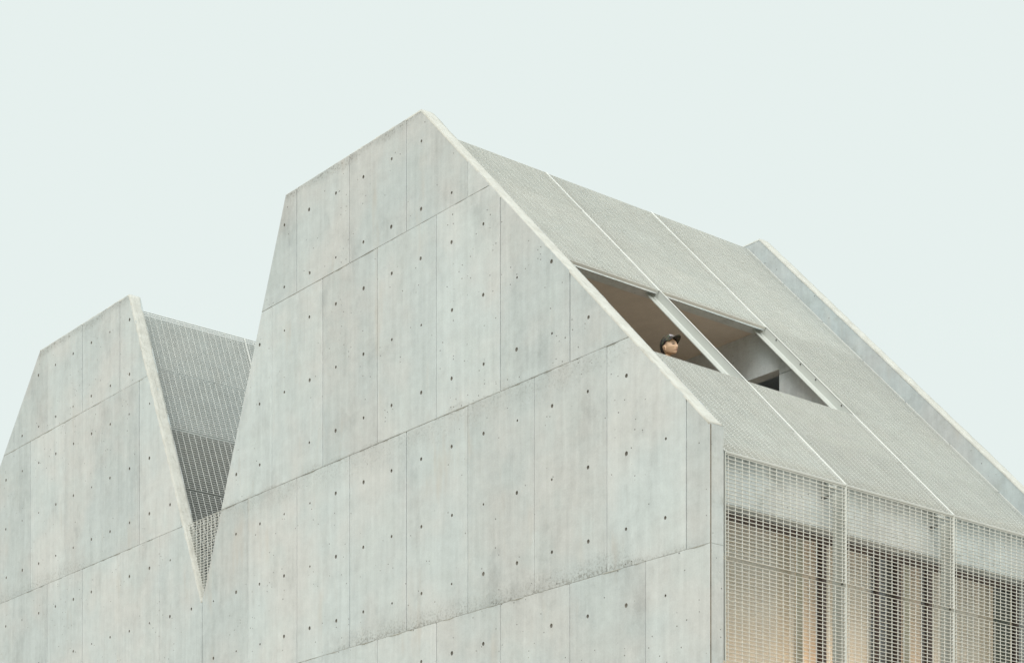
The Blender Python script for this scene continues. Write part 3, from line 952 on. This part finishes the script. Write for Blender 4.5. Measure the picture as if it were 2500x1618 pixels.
    k = NT('skin')
    at = k.new('ShaderNodeAttribute'); at.attribute_name = 'Col'
    nn = k.noise(k.coord(), 60, 3, 0.6)
    c = k.mix(k.math('MULTIPLY', nn, 0.25), at.outputs['Color'], (0.42, 0.24, 0.16))
    c = k.mix(0.75, c, at.outputs['Color'])
    k.l.new(c, k.b.inputs['Base Color']); k.b.inputs['Roughness'].default_value = 0.48
    
    person = obj('person', body, k.m)
    # clothes: shells grown from the body itself
    def shell(name, test, off, mat):
        bm = bmesh.new(); bm.from_mesh(body); bm.normal_update()
        bmesh.ops.delete(bm, geom=[f for f in bm.faces if not test(f.calc_center_median())], context='FACES')
        for vt in bm.verts: vt.co += vt.normal*off
        m2 = bpy.data.meshes.new(name); bm.to_mesh(m2); bm.free()
        m2.materials.clear()
        return obj(name, m2, mat, person)
    shell('shirt', lambda c: (.90 < c.z < 1.405 - .35*max(0, c.y)*0 and abs(c.x) < .21 and not (abs(c.x) > .19 and c.z < 1.15)) or (abs(c.x) > .16 and 1.15 < c.z < 1.40), .010, make_cloth('dark_shirt', (0.04, 0.042, 0.05)))
    shell('trousers', lambda c: .09 < c.z < .985 and abs(c.x) < .19, .007, make_cloth('grey_trousers', (0.10, 0.10, 0.11)))
    shell('shoes', lambda c: c.z < .095, .009, make_cloth('black_shoes', (0.03, 0.03, 0.03)))
    # the cap
    kc = NT('cap_cloth')
    nz = kc.noise(kc.coord(), 22, 3, 0.5); nz2 = kc.noise(kc.coord(loc=(4, 1, 2)), 30, 3, 0.5)
    cc = kc.mix(kc.ramp(nz, 0.50, 0.56), (0.030, 0.024, 0.026), (0.075, 0.062, 0.040))
    cc = kc.mix(kc.math('MULTIPLY', kc.ramp(nz2, 0.56, 0.60), 0.8), cc, (0.075, 0.105, 0.060))
    kc.l.new(cc, kc.b.inputs['Base Color']); kc.b.inputs['Roughness'].default_value = 0.8
    T = Matrix.Translation(HC) @ Matrix.Rotation(PITCH_UP, 4, 'X') @ Matrix.Translation(Vector((0, -0.004, 0.044))) @ Matrix.Rotation(R(9), 4, 'X')
    def crown(th, ph, off=0.0):
        """th around (0 = front), ph from rim (0) to top (1)"""
        a = ph*math.pi/2
        rr = math.cos(a)**0.62
        x = math.sin(th)*(0.0825+off)*rr
        y = math.cos(th)*(0.1085+off)*rr
        z = math.sin(a)**0.92*(0.092+off) + 0.012*(1-ph)*(math.cos(th)*0.5)
        if math.cos(th) < 0: z -= 0.030*(1-ph)*(-math.cos(th))
        return Vector((x, y, z))
    V, F = [], []; NA, NP = 48, 14
    for j in range(NP):
        for i in range(NA): V.append(crown(2*math.pi*i/NA, j/NP))
    V.append(crown(0, 1.0))
    for j in range(NP-1):
        for i in range(NA): F.append((j*NA+i, j*NA+(i+1) % NA, (j+1)*NA+(i+1) % NA, (j+1)*NA+i))
    for i in range(NA): F.append(((NP-1)*NA+i, (NP-1)*NA+(i+1) % NA, NP*NA))
    mc = bpy.data.meshes.new('cap'); mc.from_pydata([tuple(T @ p) for p in V], [], F); fix(mc)
    for po in mc.polygons: po.use_smooth = True
    cap = obj('cap', mc, kc.m, person)
    V, F = [], []; NB, NR = 24, 8
    for lay in (0, 1):
        for i in range(NB+1):
            th = R(-68 + 136*i/NB)
            for j in range(NR+1):
                t = j/NR
                p0 = crown(th, 0.0)
                ext = 0.074*math.cos(th*0.98)**0.7 if abs(th) < R(89) else 0
                p = Vector((p0.x*(1+0.02*t), p0.y + ext*t, p0.z - 0.008*t - 2.6*p0.x*p0.x*(0.3+0.7*t) + 0.004 - 0.004*lay))
                V.append(p)
    m_ = NR+1; o_ = (NB+1)*m_
    for lay in (0, 1):
        for i in range(NB):
            for j in range(NR):
                a = lay*o_+i*m_+j; F.append((a, a+1, a+m_+1, a+m_))
    for i in range(NB): a = i*m_+NR; F.append((a, a+m_, a+m_+o_, a+o_))
    for i in (0, NB):
        for j in range(NR): a = i*m_+j; F.append((a, a+1, a+1+o_, a+o_))
    mb_ = bpy.data.meshes.new('brim'); mb_.from_pydata([tuple(T @ p) for p in V], [], F); fix(mb_)
    for po in mb_.polygons: po.use_smooth = True
    obj('brim', mb_, kc.m, cap)
    def patch(name, th0, th1, p0, p1, off, mat, n=6):
        V = [crown(R(th0+(th1-th0)*i/n), p0+(p1-p0)*j/n, off) for i in range(n+1) for j in range(n+1)]
        F = [(i*(n+1)+j, i*(n+1)+j+1, (i+1)*(n+1)+j+1, (i+1)*(n+1)+j) for i in range(n) for j in range(n)]
        m2 = bpy.data.meshes.new(name); m2.from_pydata([tuple(T @ p) for p in V], [], F); m2.update()
        return obj(name, m2, mat, cap)
    patch('emblem', -30, 34, 0.24, 0.60, 0.0025, make_cloth('emblem_white', (0.72, 0.68, 0.72)))
    dk = make_cloth('emblem_dark', (0.05, 0.035, 0.06))
    for (a0, a1, q0, q1) in ((-24, -19, .29, .54), (-19, -10, .29, .34), (-19, -10, .49, .54), (-4, 1, .29, .54), (1, 9, .40, .45), (9, 13, .30, .40), (9, 13, .45, .53), (19, 24, .29, .54), (24, 30, .29, .34)):
        patch('emblem_mark', a0, a1, q0, q1, 0.0036, dk, 2)
    tag(person, 'person in a dark camouflage cap looking up and out of the roof opening', 'person')
    fx, fy = 0.982, 0.188
    hu, hv, hzz = 2.470, 1.80, 8.338
    ang = math.atan2(-fx, fy)          # +Y of the figure onto the facing direction
    person.rotation_euler = (0, 0, ang)
    off = Matrix.Rotation(ang, 3, 'Z') @ Vector((HC.x, HC.y, 0))
    p = W(hu, hv, 0)
    person.location = (p.x - off.x, p.y - off.y, Z_FLOOR + 0.03 + EYE)
    print('head should be at', hzz - Z_FLOOR - 0.03)
    return person
person = build_person()

# lamp inside the room behind the windows (its warm glow shows through the curtains)
for (lu, lv, lz, en) in ((1.45, 0.60, 3.70, 28.0), (1.45, 2.35, 4.1, 45.0), (1.45, 4.0, 4.0, 55.0)):
    ld = bpy.data.lights.new('room_lamp', 'POINT'); ld.energy = en; ld.color = (1.0, 0.74, 0.54); ld.shadow_soft_size = 0.08
    lo = bpy.data.objects.new('room_lamp', ld); lo.location = W(lu, lv, lz); col.objects.link(lo)
